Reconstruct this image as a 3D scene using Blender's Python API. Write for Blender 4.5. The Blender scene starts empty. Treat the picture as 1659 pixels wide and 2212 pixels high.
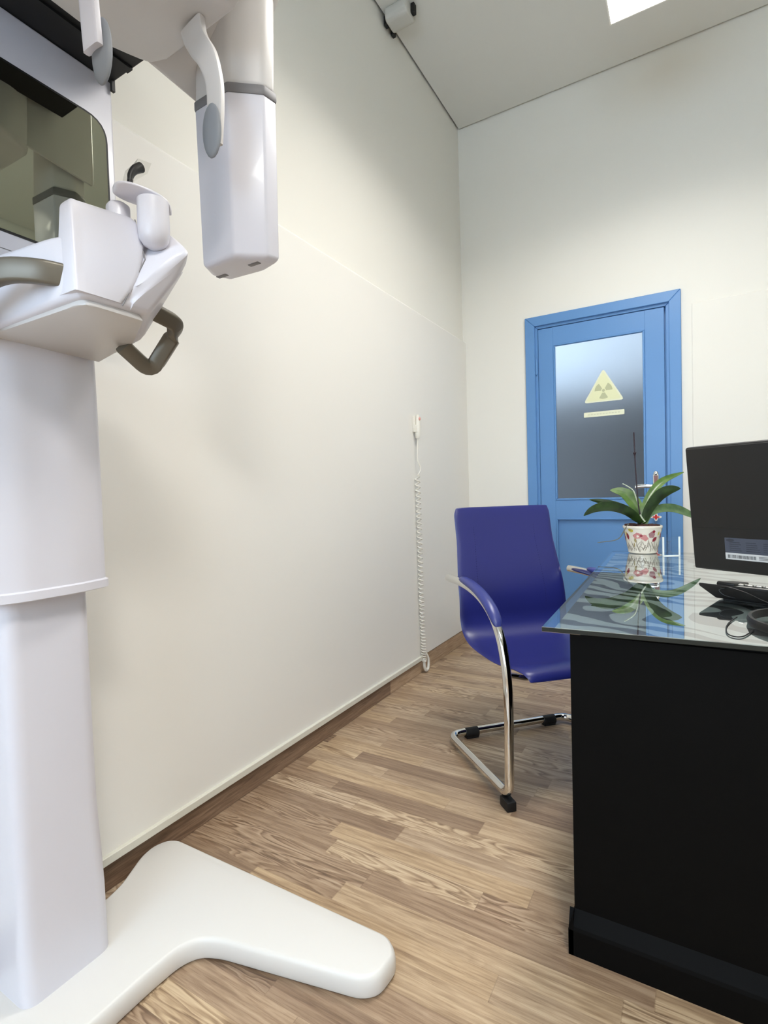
import bpy, bmesh, math, random
from mathutils import Vector, Matrix
random.seed(7)
C = bpy.context.scene.collection
PI = math.pi

# ------------------------------------------------------------------ room measures (metres)
XL, YB, H = -1.384, 3.538, 3.582        # left wall, back wall, ceiling
XR, YF = 2.7, -2.4                      # right wall, front wall (behind the camera)
CAM = Vector((0, 0, 1.05)); FPX = 1129.2
FW = Vector((-0.5056, 0.8622, -0.0334)).normalized()
RT = Vector((0.8628, 0.5047, -0.0294)); RT = (RT - FW*RT.dot(FW)).normalized()
UP = RT.cross(FW)

def at(px, py, **k):
    """a point of the photograph at a known plane (x=, y=, z=) or distance (d=)"""
    d = (FW*FPX + RT*(px-829.5) + UP*(1106-py)).normalized()
    (a, v), = k.items()
    if a == 'd': t = v/d.dot(FW)
    else:
        i = 'xyz'.index(a); t = (v-CAM[i])/d[i]
    return CAM + d*t

# ------------------------------------------------------------------ materials
def lin(c): return tuple((x/255/12.92 if x/255 <= .04045 else ((x/255+.055)/1.055)**2.4) for x in c)
def mat(name, rgb, rough=.5, metal=0, coat=0, spec=None, bump=None, **kw):
    m = bpy.data.materials.new(name); m.use_nodes = True
    b = m.node_tree.nodes['Principled BSDF']
    b.inputs['Base Color'].default_value = (*lin(rgb), 1)
    b.inputs['Roughness'].default_value = rough; b.inputs['Metallic'].default_value = metal
    b.inputs['Coat Weight'].default_value = coat; b.inputs['Coat Roughness'].default_value = .05
    if spec is not None: b.inputs['Specular IOR Level'].default_value = spec
    for k, v in kw.items(): b.inputs[k.replace('_', ' ')].default_value = v
    nt = m.node_tree
    if bump:
        sc, st = bump
        tc = nt.nodes.new('ShaderNodeTexCoord'); n = nt.nodes.new('ShaderNodeTexNoise')
        n.inputs['Scale'].default_value = sc; n.inputs['Detail'].default_value = 4
        bp = nt.nodes.new('ShaderNodeBump'); bp.inputs['Strength'].default_value = st; bp.inputs['Distance'].default_value = .002
        nt.links.new(tc.outputs['Object'], n.inputs['Vector']); nt.links.new(n.outputs['Fac'], bp.inputs['Height'])
        nt.links.new(bp.outputs['Normal'], b.inputs['Normal'])
    return m

class NT:
    def __init__(s, name):
        s.m = bpy.data.materials.new(name); s.m.use_nodes = True; s.t = s.m.node_tree
        s.b = s.t.nodes['Principled BSDF']; s.out = s.t.nodes['Material Output']
    def n(s, typ, ins=None, **props):
        x = s.t.nodes.new(typ)
        for k, v in props.items(): setattr(x, k, v)
        for k, v in (ins or {}).items():
            if isinstance(v, bpy.types.NodeSocket): s.t.links.new(v, x.inputs[k])
            else: x.inputs[k].default_value = v
        return x
    def math(s, op, a, b=0., c=0.):
        return s.n('ShaderNodeMath', {0: a, 1: b, 2: c}, operation=op).outputs[0]
    def ramp(s, fac, stops, interp='LINEAR'):
        r = s.n('ShaderNodeValToRGB', {'Fac': fac}); e = r.color_ramp; e.interpolation = interp
        while len(e.elements) < len(stops): e.elements.new(.5)
        for el, (p, c) in zip(e.elements, stops): el.position = p; el.color = (*lin(c), 1)
        return r.outputs['Color']
    def mix(s, fac, a, b, blend='MIX'):
        x = s.n('ShaderNodeMix', data_type='RGBA', blend_type=blend)
        for i, v in ((0, fac), (6, a), (7, b)):
            if isinstance(v, bpy.types.NodeSocket): s.t.links.new(v, x.inputs[i])
            elif i == 0: x.inputs[0].default_value = v
            else: x.inputs[i].default_value = (*lin(v), 1)
        return x.outputs[2]

def wood_floor():
    s = NT('oak_vinyl_planks'); L = s.t.links
    tc = s.n('ShaderNodeTexCoord'); sp = s.n('ShaderNodeSeparateXYZ', {0: tc.outputs['Object']})
    x, y = sp.outputs[0], sp.outputs[1]
    W = .07
    row = s.math('FLOOR', s.math('DIVIDE', s.math('ADD', y, 10.07), W))
    wr = s.n('ShaderNodeTexWhiteNoise', {'W': row}, noise_dimensions='1D')
    ln = s.math('ADD', .42, s.math('MULTIPLY', s.n('ShaderNodeTexWhiteNoise', {'W': s.math('ADD', row, 77.3)}, noise_dimensions='1D').outputs[0], .35))
    xs = s.math('DIVIDE', s.math('ADD', s.math('ADD', x, 20.), s.math('MULTIPLY', wr.outputs[0], 5.)), ln)
    col = s.math('FLOOR', xs)
    idv = s.n('ShaderNodeCombineXYZ', {0: row, 1: col})
    wn = s.n('ShaderNodeTexWhiteNoise', {'Vector': idv.outputs[0]}, noise_dimensions='3D')
    rnd, rc = wn.outputs['Value'], wn.outputs['Color']
    off = s.n('ShaderNodeVectorMath', {0: rc, 1: (37., 11., 5.)}, operation='MULTIPLY').outputs[0]
    # grain coordinates, stretched along the board
    base = s.n('ShaderNodeVectorMath', {0: tc.outputs['Object'], 1: off}, operation='ADD').outputs[0]
    g1 = s.n('ShaderNodeMapping', {'Vector': base, 'Scale': (1.3, 26., 1.)})
    fine = s.n('ShaderNodeTexNoise', {'Vector': g1.outputs[0], 'Scale': 3.2, 'Detail': 7., 'Roughness': .66, 'Distortion': .35})
    g2 = s.n('ShaderNodeMapping', {'Vector': base, 'Scale': (1.5, 11., 1.)})
    big = s.n('ShaderNodeTexNoise', {'Vector': g2.outputs[0], 'Scale': 1.5, 'Detail': 2.5, 'Roughness': .5, 'Distortion': .9})
    rings = s.math('FRACT', s.math('MULTIPLY', big.outputs['Fac'], 10.))
    ringc = s.math('SMOOTH_MIN', rings, s.math('MULTIPLY', s.math('SUBTRACT', 1., rings), 3.), .15)
    pores = s.n('ShaderNodeTexNoise', {'Vector': s.n('ShaderNodeMapping', {'Vector': base, 'Scale': (7., 190., 1.)}).outputs[0], 'Scale': 2., 'Detail': 3.})
    fig = s.math('ADD', .06, s.math('MULTIPLY', s.math('GREATER_THAN', s.n('ShaderNodeSeparateXYZ', {0: rc}).outputs[1], .52), .36))
    f = s.math('ADD', s.math('ADD', .08, s.math('MULTIPLY', fine.outputs['Fac'], .84)), s.math('MULTIPLY', s.math('SUBTRACT', ringc, .34), fig))
    c1 = s.ramp(f, [(.26, (120, 100, 82)), (.42, (158, 137, 115)), (.56, (186, 166, 142)), (.76, (205, 189, 166))])
    tone = s.ramp(rnd, [(0., (196, 184, 177)), (.3, (230, 220, 212)), (.6, (252, 248, 243)), (1., (255, 247, 232))])
    c2 = s.mix(1., c1, tone, 'MULTIPLY')
    pr = s.ramp(pores.outputs['Fac'], [(.36, (196, 180, 165)), (.46, (255, 255, 255))])
    c3 = s.mix(.35, c2, pr, 'MULTIPLY')
    # thin joints
    fy = s.math('FRACT', s.math('DIVIDE', s.math('ADD', y, 10.07), W)); fx = s.math('FRACT', xs)
    j = s.math('MAXIMUM', s.math('LESS_THAN', fy, .012), s.math('LESS_THAN', fx, .0028))
    c4 = s.mix(s.math('MULTIPLY', j, .3), c3, (105, 82, 62))
    L.new(c4, s.b.inputs['Base Color'])
    s.b.inputs['Roughness'].default_value = .42
    L.new(s.math('ADD', .27, s.math('MULTIPLY', fine.outputs['Fac'], .2)), s.b.inputs['Roughness'])
    bp = s.n('ShaderNodeBump', {'Height': f, 'Strength': .12, 'Distance': .001}); L.new(bp.outputs[0], s.b.inputs['Normal'])
    return s.m

def wood_skirting():
    s = NT('oak_skirting'); L = s.t.links
    tc = s.n('ShaderNodeTexCoord'); sp = s.n('ShaderNodeSeparateXYZ', {0: tc.outputs['Object']})
    g = s.n('ShaderNodeMapping', {'Vector': tc.outputs['Object'], 'Scale': (1., 1.6, 30.)})
    n = s.n('ShaderNodeTexNoise', {'Vector': g.outputs[0], 'Scale': 4., 'Detail': 6., 'Roughness': .65, 'Distortion': 1.2})
    c = s.ramp(n.outputs['Fac'], [(.3, (140, 114, 90)), (.5, (174, 147, 119)), (.72, (196, 172, 144))])
    # shade painted in: boards nearer the machine get darker browns
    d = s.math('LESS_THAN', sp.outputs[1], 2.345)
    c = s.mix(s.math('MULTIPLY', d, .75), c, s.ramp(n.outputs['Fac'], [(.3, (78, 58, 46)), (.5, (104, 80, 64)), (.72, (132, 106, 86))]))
    L.new(c, s.b.inputs['Base Color']); s.b.inputs['Roughness'].default_value = .5
    return s.m

def zebra_print():
    s = NT('animal_stripe_print'); L = s.t.links
    tc = s.n('ShaderNodeTexCoord')
    mp = s.n('ShaderNodeMapping', {'Vector': tc.outputs['Object'], 'Rotation': (0, 0, math.radians(28)), 'Scale': (1., 1., 1.)})
    n1 = s.n('ShaderNodeTexNoise', {'Vector': mp.outputs[0], 'Scale': 3.4, 'Detail': 1.4, 'Roughness': .45})
    n2 = s.n('ShaderNodeTexNoise', {'Vector': mp.outputs[0], 'Scale': 11., 'Detail': 1., 'Roughness': .4})
    sp = s.n('ShaderNodeSeparateXYZ', {0: mp.outputs[0]})
    ph = s.math('ADD', s.math('MULTIPLY', sp.outputs[1], 66.), s.math('ADD', s.math('MULTIPLY', n1.outputs['Fac'], 34.), s.math('MULTIPLY', n2.outputs['Fac'], 5.)))
    w = s.math('ADD', s.math('SINE', ph), s.math('MULTIPLY', s.math('SUBTRACT', n2.outputs['Fac'], .5), 3.4))
    c = s.ramp(s.math('ADD', s.math('MULTIPLY', w, .35), .5), [(0., (50, 50, 54)), (.42, (50, 50, 54)), (.44, (186, 190, 188))], 'LINEAR')
    L.new(c, s.b.inputs['Base Color']); s.b.inputs['Roughness'].default_value = .5
    s.b.inputs['Specular IOR Level'].default_value = .2
    return s.m

def clear_glass(name, tint, ior=1.5, rough=0., base=0.):
    """thin clear glass: fresnel mirror over a tinted see-through body"""
    s = NT(name); s.t.nodes.remove(s.b); L = s.t.links
    fr = s.n('ShaderNodeFresnel', {'IOR': ior})
    lw = s.n('ShaderNodeNewGeometry')
    g = s.n('ShaderNodeBsdfGlossy', {'Color': (1, 1, 1, 1), 'Roughness': rough}); t = s.n('ShaderNodeBsdfTransparent', {'Color': (*tint, 1)})
    fr_ = s.math('ADD', base, s.math('MULTIPLY', fr.outputs[0], 1.-base))
    fac = s.math('MULTIPLY', fr_, s.math('SUBTRACT', 1., lw.outputs['Backfacing']))
    mx = s.n('ShaderNodeMixShader', {0: fac, 1: t.outputs[0], 2: g.outputs[0]}); L.new(mx.outputs[0], s.out.inputs[0])
    return s.m

def emit(name, rgb, k):
    s = NT(name); s.t.nodes.remove(s.b)
    e = s.n('ShaderNodeEmission', {'Color': (*rgb, 1), 'Strength': k}); s.t.links.new(e.outputs[0], s.out.inputs[0]); return s.m

def leaf_mat(name, a, b):
    s = NT(name); L = s.t.links
    tc = s.n('ShaderNodeTexCoord'); n = s.n('ShaderNodeTexNoise', {'Vector': tc.outputs['Object'], 'Scale': 22., 'Detail': 3.})
    L.new(s.ramp(n.outputs['Fac'], [(.35, a), (.65, b)]), s.b.inputs['Base Color'])
    s.b.inputs['Roughness'].default_value = .32; s.b.inputs['Subsurface Weight'].default_value = .0
    return s.m

M = dict(
    wall=mat('cream_wall_paint', (231, 229, 221), .75, bump=(900, .06)),
    clad=mat('cream_wall_cladding', (231, 229, 223), .6, bump=(700, .05)),
    ceil=mat('ceiling_paint', (220, 219, 213), .9),
    trimw=mat('white_batten', (214, 212, 200), .5),
    dark=mat('dark_gap', (20, 20, 19), .9),
    floor=wood_floor(), skirt=wood_skirting(),
    blue=mat('blue_door_paint', (93, 141, 196), .38, bump=(500, .04)),
    chrome=mat('chrome', (225, 225, 222), .09, 1),
    wplast=mat('white_gloss_plastic', (212, 211, 219), .33, coat=.12),
    wbase=mat('white_enamel_base', (215, 213, 209), .38, coat=0),
    arm=mat('white_satin_plastic', (205, 202, 200), .38),
    grey=mat('grey_rubber_pad', (128, 132, 138), .5),
    gband=mat('grey_band', (118, 116, 118), .5),
    olive=mat('grey_metallic_handle', (106, 100, 88), .38, .3),
    black=mat('black_plastic', (13, 13, 14), .45),
    blackm=mat('black_matt', (9, 9, 10), .6),
    desk=mat('black_melamine', (3, 3, 3), .6, spec=.1, bump=(600, .06)),
    mirror=mat('tinted_mirror', (176, 178, 160), .02, 1),
    leather=mat('navy_blue_leather', (33, 38, 106), .36, bump=(260, .10)),
    leather2=mat('navy_blue_armpad', (50, 58, 124), .34),
    frost=None, zebra=zebra_print(),
    deskglass=clear_glass('clear_desk_glass', (.90, .945, .945), 1.8, base=.42),
    acrylic=clear_glass('clear_acrylic', (.93, .97, .98), 1.5),
    bag=clear_glass('clear_plastic_film', (.93, .93, .92), 1.35, .15),
    glassedge=mat('green_grey_glass_edge', (24, 31, 29), .25),
    pot=mat('cream_glazed_ceramic', (228, 222, 208), .22, coat=.4),
    soil=mat('bark_chips', (62, 36, 30), .9, bump=(120, .8)),
    stem=mat('dark_purple_stem', (40, 22, 34), .5), root=mat('pale_aerial_root', (190, 200, 178), .6),
    root2=mat('grey_aerial_root', (96, 98, 86), .7),
    leafd=leaf_mat('dark_green_leaf', (24, 44, 18), (50, 78, 34)), leafm=leaf_mat('mid_green_leaf', (52, 84, 34), (88, 118, 54)),
    leafg=leaf_mat('grey_green_leaf', (64, 92, 58), (96, 122, 80)),
    red=mat('red_enamel', (196, 30, 32), .35), white=mat('white_paint', (238, 236, 228), .5),
    pink=mat('pink_flower_paint', (196, 132, 130), .4), mauve=mat('mauve_flower_paint', (160, 118, 122), .4),
    crim=mat('crimson_petal_paint', (138, 28, 48), .4), yel=mat('yellow_flower_paint', (196, 180, 72), .4),
    ink=mat('brown_ink_line', (132, 122, 108), .5), ochre=mat('ochre_bud_paint', (160, 144, 100), .5),
    signy=mat('faded_yellow_sticker', (224, 226, 184), .5), signw=mat('pale_sticker', (226, 228, 200), .5),
    signg=mat('faded_grey_print', (182, 186, 148), .5), signt=mat('very_faded_print', (204, 207, 178), .5),
    stick=mat('blue_grey_rating_label', (66, 72, 86), .5), stickd=mat('dark_label_print', (44, 48, 60), .5),
    barw=mat('white_barcode_label', (196, 198, 198), .5), barg=mat('grey_barcode_print', (96, 96, 98), .6),
    cord=mat('white_cord_plastic', (228, 225, 215), .45),
    led=emit('lamp_diffuser', (1., .98, .945), 4.), ledr=emit('fill_lamp_diffuser', (1., .985, .955), 4.),
    corw=mat('corridor_white_wall', (236, 237, 238), .8), cord2=mat('dark_block_grey', (70, 67, 66), .8),
    corl=emit('corridor_fill_glow', (.93, .965, 1.), 1.3),
    steel=mat('brushed_steel', (170, 170, 168), .35, 1),
    stitch=mat('blue_stitching', (26, 26, 92), .6),
)
def frosted():
    s = NT('frosted_door_glass'); L = s.t.links
    s.b.inputs['Base Color'].default_value = (.80, .84, .88, 1); s.b.inputs['Roughness'].default_value = .55
    s.b.inputs['Transmission Weight'].default_value = 1.; s.b.inputs['IOR'].default_value = 1.25
    return s.m
M['frost'] = frosted()

# ------------------------------------------------------------------ mesh helpers
def finish(name, bm, m, parent=None, smooth=True, sub=0, angle=35, recalc=True):
    if recalc: bmesh.ops.recalc_face_normals(bm, faces=bm.faces)
    me = bpy.data.meshes.new(name); bm.to_mesh(me); bm.free()
    for x in (m if isinstance(m, (list, tuple)) else [m]): me.materials.append(x)
    o = bpy.data.objects.new(name, me); C.objects.link(o)
    if parent is not None:
        o.parent = parent
        w = Vector((0, 0, 0)); p = parent
        while p: w += p.location; p = p.parent
        o.location = -w if not (parent.rotation_euler.z) else (0, 0, 0)
    if smooth:
        for p in me.polygons: p.use_smooth = True
        me.set_sharp_from_angle(angle=math.radians(angle))
    if sub:
        s = o.modifiers.new('sub', 'SUBSURF'); s.levels = s.render_levels = sub
    return o
def box(bm, lo, hi, bevel=0, seg=2, mi=0, rot=None, piv=None):
    r = bmesh.ops.create_cube(bm, size=1.)
    vs = r['verts']; lo, hi = Vector(lo), Vector(hi); c = (lo+hi)/2; d = hi-lo
    for v in vs: v.co = Vector((v.co.x*d.x, v.co.y*d.y, v.co.z*d.z)) + c
    fs = list({f for v in vs for f in v.link_faces})
    for f in fs: f.material_index = mi
    if bevel:
        es = list({e for v in vs for e in v.link_edges})
        g = bmesh.ops.bevel(bm, geom=es, offset=bevel, segments=seg, profile=.5, affect='EDGES', clamp_overlap=True)
        for f in g['faces']: f.material_index = mi
        vs = list({v for f in g['faces'] for v in f.verts} | {v for v in vs if v.is_valid})
    if rot is not None:
        pv = Vector(piv if piv is not None else c)
        for v in vs: v.co = rot @ (v.co-pv) + pv
    return vs
def prism(bm, pts, z0, z1, bevel=0, seg=3, axis='z', mi=0, bevel_v=0):
    """polygon pts (2D) extruded along axis"""
    def mk(p, h):
        return {'z': Vector((p[0], p[1], h)), 'y': Vector((p[0], h, p[1])), 'x': Vector((h, p[0], p[1]))}[axis]
    a = [bm.verts.new(mk(p, z0)) for p in pts]; b = [bm.verts.new(mk(p, z1)) for p in pts]; n = len(pts)
    fs = [bm.faces.new(a[::-1]), bm.faces.new(b)] + [bm.faces.new((a[i], a[(i+1) % n], b[(i+1) % n], b[i])) for i in range(n)]
    for f in fs: f.material_index = mi
    if bevel:
        es = list({e for f in fs for e in f.edges})
        g = bmesh.ops.bevel(bm, geom=es, offset=bevel, segments=seg, profile=.5, affect='EDGES', clamp_overlap=True)
        for f in g['faces']: f.material_index = mi
def hull(bm, pts, bevel=0, seg=3, mi=0):
    t = bmesh.new(); vs = [t.verts.new(p) for p in pts]
    r = bmesh.ops.convex_hull(t, input=vs)
    bmesh.ops.delete(t, geom=[v for v in t.verts if not v.link_faces], context='VERTS')
    bmesh.ops.dissolve_limit(t, angle_limit=math.radians(2), verts=t.verts[:], edges=t.edges[:])
    if bevel: bmesh.ops.bevel(t, geom=t.edges[:], offset=bevel, segments=seg, profile=.5, affect='EDGES', clamp_overlap=True)
    bmesh.ops.recalc_face_normals(t, faces=t.faces)
    me = bpy.data.meshes.new('t'); t.to_mesh(me); t.free()
    n0 = len(bm.faces); bm.from_mesh(me); bpy.data.meshes.remove(me)
    bm.faces.ensure_lookup_table()
    for f in bm.faces[n0:]: f.material_index = mi
def catmull(P, n=8, closed=False):
    P = [Vector(p) for p in P]; out = []; N = len(P)
    rng = range(N if closed else N-1)
    for i in rng:
        if closed: p0, p1, p2, p3 = P[i-1], P[i], P[(i+1) % N], P[(i+2) % N]
        else: p0, p1, p2, p3 = P[max(i-1, 0)], P[i], P[i+1], P[min(i+2, N-1)]
        for k in range(n):
            t = k/n; out.append(.5*((2*p1)+(-p0+p2)*t+(2*p0-5*p1+4*p2-p3)*t*t+(-p0+3*p1-3*p2+p3)*t**3))
    if not closed: out.append(P[-1])
    return out
def round_path(P, r, n=6, closed=False):
    """polyline with filleted corners"""
    P = [Vector(p) for p in P]; out = []; N = len(P)
    for i in range(N):
        if not closed and i in (0, N-1): out.append(P[i]); continue
        a, b, c = P[i-1], P[i], P[(i+1) % N]; rr = r[i] if isinstance(r, (list, tuple)) else r
        d1, d2 = a-b, c-b; q = min(rr, d1.length*.49, d2.length*.49)
        s, e = b+d1.normalized()*q, b+d2.normalized()*q
        for k in range(n+1):
            t = k/n; out.append(s*(1-t)**2 + b*2*t*(1-t) + e*t*t)
    return out
def tube(bm, P, r, n=12, closed=False, mi=0, flat=1., cap=True, up=None, rect=False):
    """round (or flattened / rounded-rectangle) tube along P"""
    P = [Vector(p) for p in P]; N = len(P); rings = []
    t0 = (P[1]-P[0]).normalized()
    nrm = Vector(up) if up is not None else (Vector((0, 0, 1)) if abs(t0.z) < .9 else Vector((1, 0, 0)))
    nrm = (nrm-t0*nrm.dot(t0)).normalized()
    for i in range(N):
        if closed: t = (P[(i+1) % N]-P[i-1]).normalized()
        else: t = (P[min(i+1, N-1)]-P[max(i-1, 0)]).normalized()
        if up is not None:
            nrm = Vector(up)-t*Vector(up).dot(t)
            nrm = nrm.normalized() if nrm.length > 1e-4 else prev
            prev = nrm
        else: nrm = (nrm-t*nrm.dot(t)).normalized()
        b = t.cross(nrm); rr = r(i/(N-1)) if callable(r) else (r[i] if isinstance(r, (list, tuple)) else r)
        ring = []
        for k in range(n):
            a = 2*PI*k/n; ca, sa = math.cos(a), math.sin(a)
            if rect:
                e = .35; ca = math.copysign(abs(ca)**e, ca); sa = math.copysign(abs(sa)**e, sa)
            ring.append(bm.verts.new(P[i]+nrm*ca*rr+b*sa*rr*flat))
        rings.append(ring)
    M_ = N if closed else N-1
    for i in range(M_):
        A, B = rings[i], rings[(i+1) % N]
        for k in range(n):
            f = bm.faces.new((A[k], A[(k+1) % n], B[(k+1) % n], B[k])); f.material_index = mi
    if cap and not closed:
        f = bm.faces.new(rings[0][::-1]); f.material_index = mi
        f = bm.faces.new(rings[-1]); f.material_index = mi
def lathe(bm, prof, c, n=32, mi=0):
    """prof = [(r,z)...] about vertical axis through c"""
    c = Vector(c); rings = []
    for r, z in prof:
        if r < 1e-5: rings.append([bm.verts.new(c+Vector((0, 0, z)))])
        else: rings.append([bm.verts.new(c+Vector((r*math.cos(2*PI*k/n), r*math.sin(2*PI*k/n), z))) for k in range(n)])
    for A, B in zip(rings, rings[1:]):
        for k in range(n):
            k2 = (k+1) % n
            if len(A) == 1 and len(B) == 1: continue
            if len(A) == 1: f = bm.faces.new((A[0], B[k2], B[k]))
            elif len(B) == 1: f = bm.faces.new((A[k], A[k2], B[0]))
            else: f = bm.faces.new((A[k], A[k2], B[k2], B[k]))
            f.material_index = mi
def ellipsoid(bm, c, r, mi=0, u=20, v=12, rot=None):
    g = bmesh.ops.create_uvsphere(bm, u_segments=u, v_segments=v, radius=1.)
    for x in g['verts']:
        p = Vector((x.co.x*r[0], x.co.y*r[1], x.co.z*r[2])); x.co = (rot @ p if rot else p)+Vector(c)
    for f in {f for x in g['verts'] for f in x.link_faces}: f.material_index = mi
def BM(): return bmesh.new()

def thing(name, label, cat, loc, group=None):
    o = bpy.data.objects.new(name, None); C.objects.link(o); o.location = loc
    o.empty_display_size = .1; o['label'] = label; o['category'] = cat
    if group: o['group'] = group
    return o
def tag(o, label, cat, group=None):
    o['label'] = label; o['category'] = cat
    if group: o['group'] = group
    return o
def struct(o): o['kind'] = 'structure'; return o

# ================================================================== THE ROOM
T = .12
bm = BM(); box(bm, (XL-T, YF-T, -.1), (XR+T, YB+T+2.2, 0)); struct(finish('floor', bm, M['floor'], smooth=False))
G = .013                                                        # shadow gap round the ceiling board
bm = BM(); box(bm, (XL+G, YF+G, H), (XR-G, YB-G, H+.02)); struct(finish('ceiling', bm, M['ceil'], smooth=False))
bm = BM(); box(bm, (XL-T, YF-T, H+.05), (XR+T, YB+T, H+.15)); struct(finish('trim_1', bm, M['dark'], smooth=False))
bm = BM(); box(bm, (XL-T, YF, 0), (XL, YB+T, H+.05)); struct(finish('wall_left', bm, M['wall'], smooth=False))
bm = BM(); box(bm, (XR, YF, 0), (XR+T, YB+T, H+.05)); struct(finish('wall_right', bm, M['wall'], smooth=False))
# back wall with the door opening
DX0, DX1, DZ = -.905, -.075, 2.15
bm = BM()
box(bm, (XL, YB, 0), (DX0, YB+T, H+.05)); box(bm, (DX1, YB, 0), (XR, YB+T, H+.05)); box(bm, (DX0, YB, DZ), (DX1, YB+T, H+.05))
struct(finish('wall_back', bm, M['wall'], smooth=False))
# front wall (behind the camera) with a window opening
WX0, WX1, WZ0, WZ1 = -1.15, .75, .9, 2.5
bm = BM()
box(bm, (XL-T, YF-T, 0), (WX0, YF, H+.05)); box(bm, (WX1, YF-T, 0), (XR+T, YF, H+.05))
box(bm, (WX0, YF-T, 0), (WX1, YF, WZ0)); box(bm, (WX0, YF-T, WZ1), (WX1, YF, H+.05))
struct(finish('wall_front', bm, M['wall'], smooth=False))
bm = BM()
box(bm, (WX0, YF-.09, WZ0), (WX0+.06, YF-.03, WZ1)); box(bm, (WX1-.06, YF-.09, WZ0), (WX1, YF-.03, WZ1))
box(bm, (WX0, YF-.09, WZ0), (WX1, YF-.03, WZ0+.06)); box(bm, (WX0, YF-.09, WZ1-.06), (WX1, YF-.03, WZ1))
box(bm, (-.23, YF-.09, WZ0), (-.17, YF-.03, WZ1)); struct(finish('window_1', bm, M['white'], smooth=False))
# raised lead-lined cladding on the left wall and beside the door
CT = .02
bm = BM(); prism(bm, [(XL, .098), (XL+CT, .098), (XL+CT, 2.102), (XL+CT-.012, 2.116), (XL, 2.118)], YF, YB, axis='y')
box(bm, (XL, YF, 0), (XL+.004, YB, .098))
struct(finish('trim_2', bm, M['clad'], smooth=False))
bm = BM()
box(bm, (.016, YB-.010, .098), (XR, YB, 2.097), .006, 2); struct(finish('trim_3', bm, M['wall'], smooth=False))
bm = BM(); box(bm, (XL+CT-.002, YF, .079), (XL+CT+.012, 2.715, .103), .002, 1); struct(finish('trim_4', bm, M['trimw'], smooth=False))
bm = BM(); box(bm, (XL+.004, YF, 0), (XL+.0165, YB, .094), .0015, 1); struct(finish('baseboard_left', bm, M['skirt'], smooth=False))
bm = BM(); box(bm, (XL+.0165, YB-.013, 0), (-.95, YB, .09), .0015, 1); box(bm, (-.02, YB-.024, 0), (XR, YB-.010, .09), .0015, 1)
struct(finish('baseboard_back', bm, M['skirt'], smooth=False))

# ------------------------------------------------------------------ door
def frame_rect(bm, x0, x1, z0, z1, w, y0, y1, bottom=True, mi=0, bev=.003):
    """mitred frame: outer rectangle x0..x1, z0..z1 with bar width w"""
    o = [(x0, z0), (x0, z1), (x1, z1), (x1, z0)]; i = [(x0+w, z0+(w if bottom else 0)), (x0+w, z1-w), (x1-w, z1-w), (x1-w, z0+(w if bottom else 0))]
    for a in range(4 if bottom else 3):
        b = (a+1) % 4
        prism(bm, [o[a], o[b], i[b], i[a]], y0, y1, axis='y', mi=mi, bevel=bev, seg=1)
door = thing('door_1', 'pale blue panelled door with a frosted glass pane in the back wall', 'door', (-.49, YB, 0))
door['kind'] = 'structure'; del door['label'], door['category']
bm = BM(); frame_rect(bm, -.938, -.037, 0, 2.187, .062, YB-.022, YB+.02, bottom=False)
finish('door_casing', bm, M['blue'], door, smooth=False)
bm = BM(); frame_rect(bm, -.881, -.094, 0, 2.13, .022, YB-.006, YB+T, bottom=False)
frame_rect(bm, -.862, -.112, 0, 2.112, .03, YB+.038, YB+.06, bottom=False)
finish('door_jamb', bm, M['blue'], door, smooth=False)
LX0, LX1, LZ = -.857, -.124, 2.104
GX0, GX1, GZ0, GZ1 = -.762, -.228, .978, 1.992
leaf0, leaf1 = YB-.002, YB+.036
bm = BM()
box(bm, (LX0, leaf0, .008), (GX0, leaf1, LZ), .0015, 1); box(bm, (GX1, leaf0, .008), (LX1, leaf1, LZ), .0015, 1)
box(bm, (GX0, leaf0, GZ1), (GX1, leaf1, LZ)); box(bm, (GX0, leaf0, .862), (GX1, leaf1, GZ0)); box(bm, (GX0, leaf0, .008), (GX1, leaf1, .2))
box(bm, (GX0, leaf0+.014, .2), (GX1, leaf1-.01, .862))
frame_rect(bm, GX0, GX1, GZ0, GZ1, .012, leaf0-.005, leaf0+.015); frame_rect(bm, GX0, GX1, .2, .862, .012, leaf0-.005, leaf0+.015)
finish('door_leaf', bm, M['blue'], door, smooth=False)
bm = BM(); box(bm, (GX0+.01, leaf0+.016, GZ0+.01), (GX1-.01, leaf0+.022, GZ1-.01)); finish('glass_pane', bm, M['frost'], door, smooth=False)
for z in (1.86, .28):
    bm = BM(); tube(bm, [(-.868, YB-.012, z-.045), (-.868, YB-.012, z+.045)], .008, 12); ellipsoid(bm, (-.868, YB-.012, z+.047), (.006, .006, .008)); ellipsoid(bm, (-.868, YB-.012, z-.047), (.006, .006, .008))
    finish('hinge', bm, M['blue'], door)
bm = BM(); box(bm, (-.193, leaf0-.010, .90), (-.160, leaf0, 1.125), .008, 3); ellipsoid(bm, (-.1765, leaf0-.004, 1.128), (.014, .008, .016)); box(bm, (-.1865, leaf0-.012, 1.06), (-.1665, leaf0-.009, 1.115), .002, 1, mi=1)
hp = finish('handle_plate', bm, [M['chrome'], mat('painted_red_reflection', (130, 84, 80), .4)], door)  # second material paints a red reflection onto the chrome plate
bm = BM(); tube(bm, [(-.1765, leaf0-.008, 1.052), (-.1765, leaf0-.045, 1.052)], .009, 12)
tube(bm, catmull([(-.172, leaf0-.045, 1.052), (-.20, leaf0-.047, 1.053), (-.24, leaf0-.046, 1.055), (-.285, leaf0-.044, 1.050)], 6), lambda t: .0085+.005*t, 12, flat=.6)
finish('lever_handle', bm, M['chrome'], door)
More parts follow.
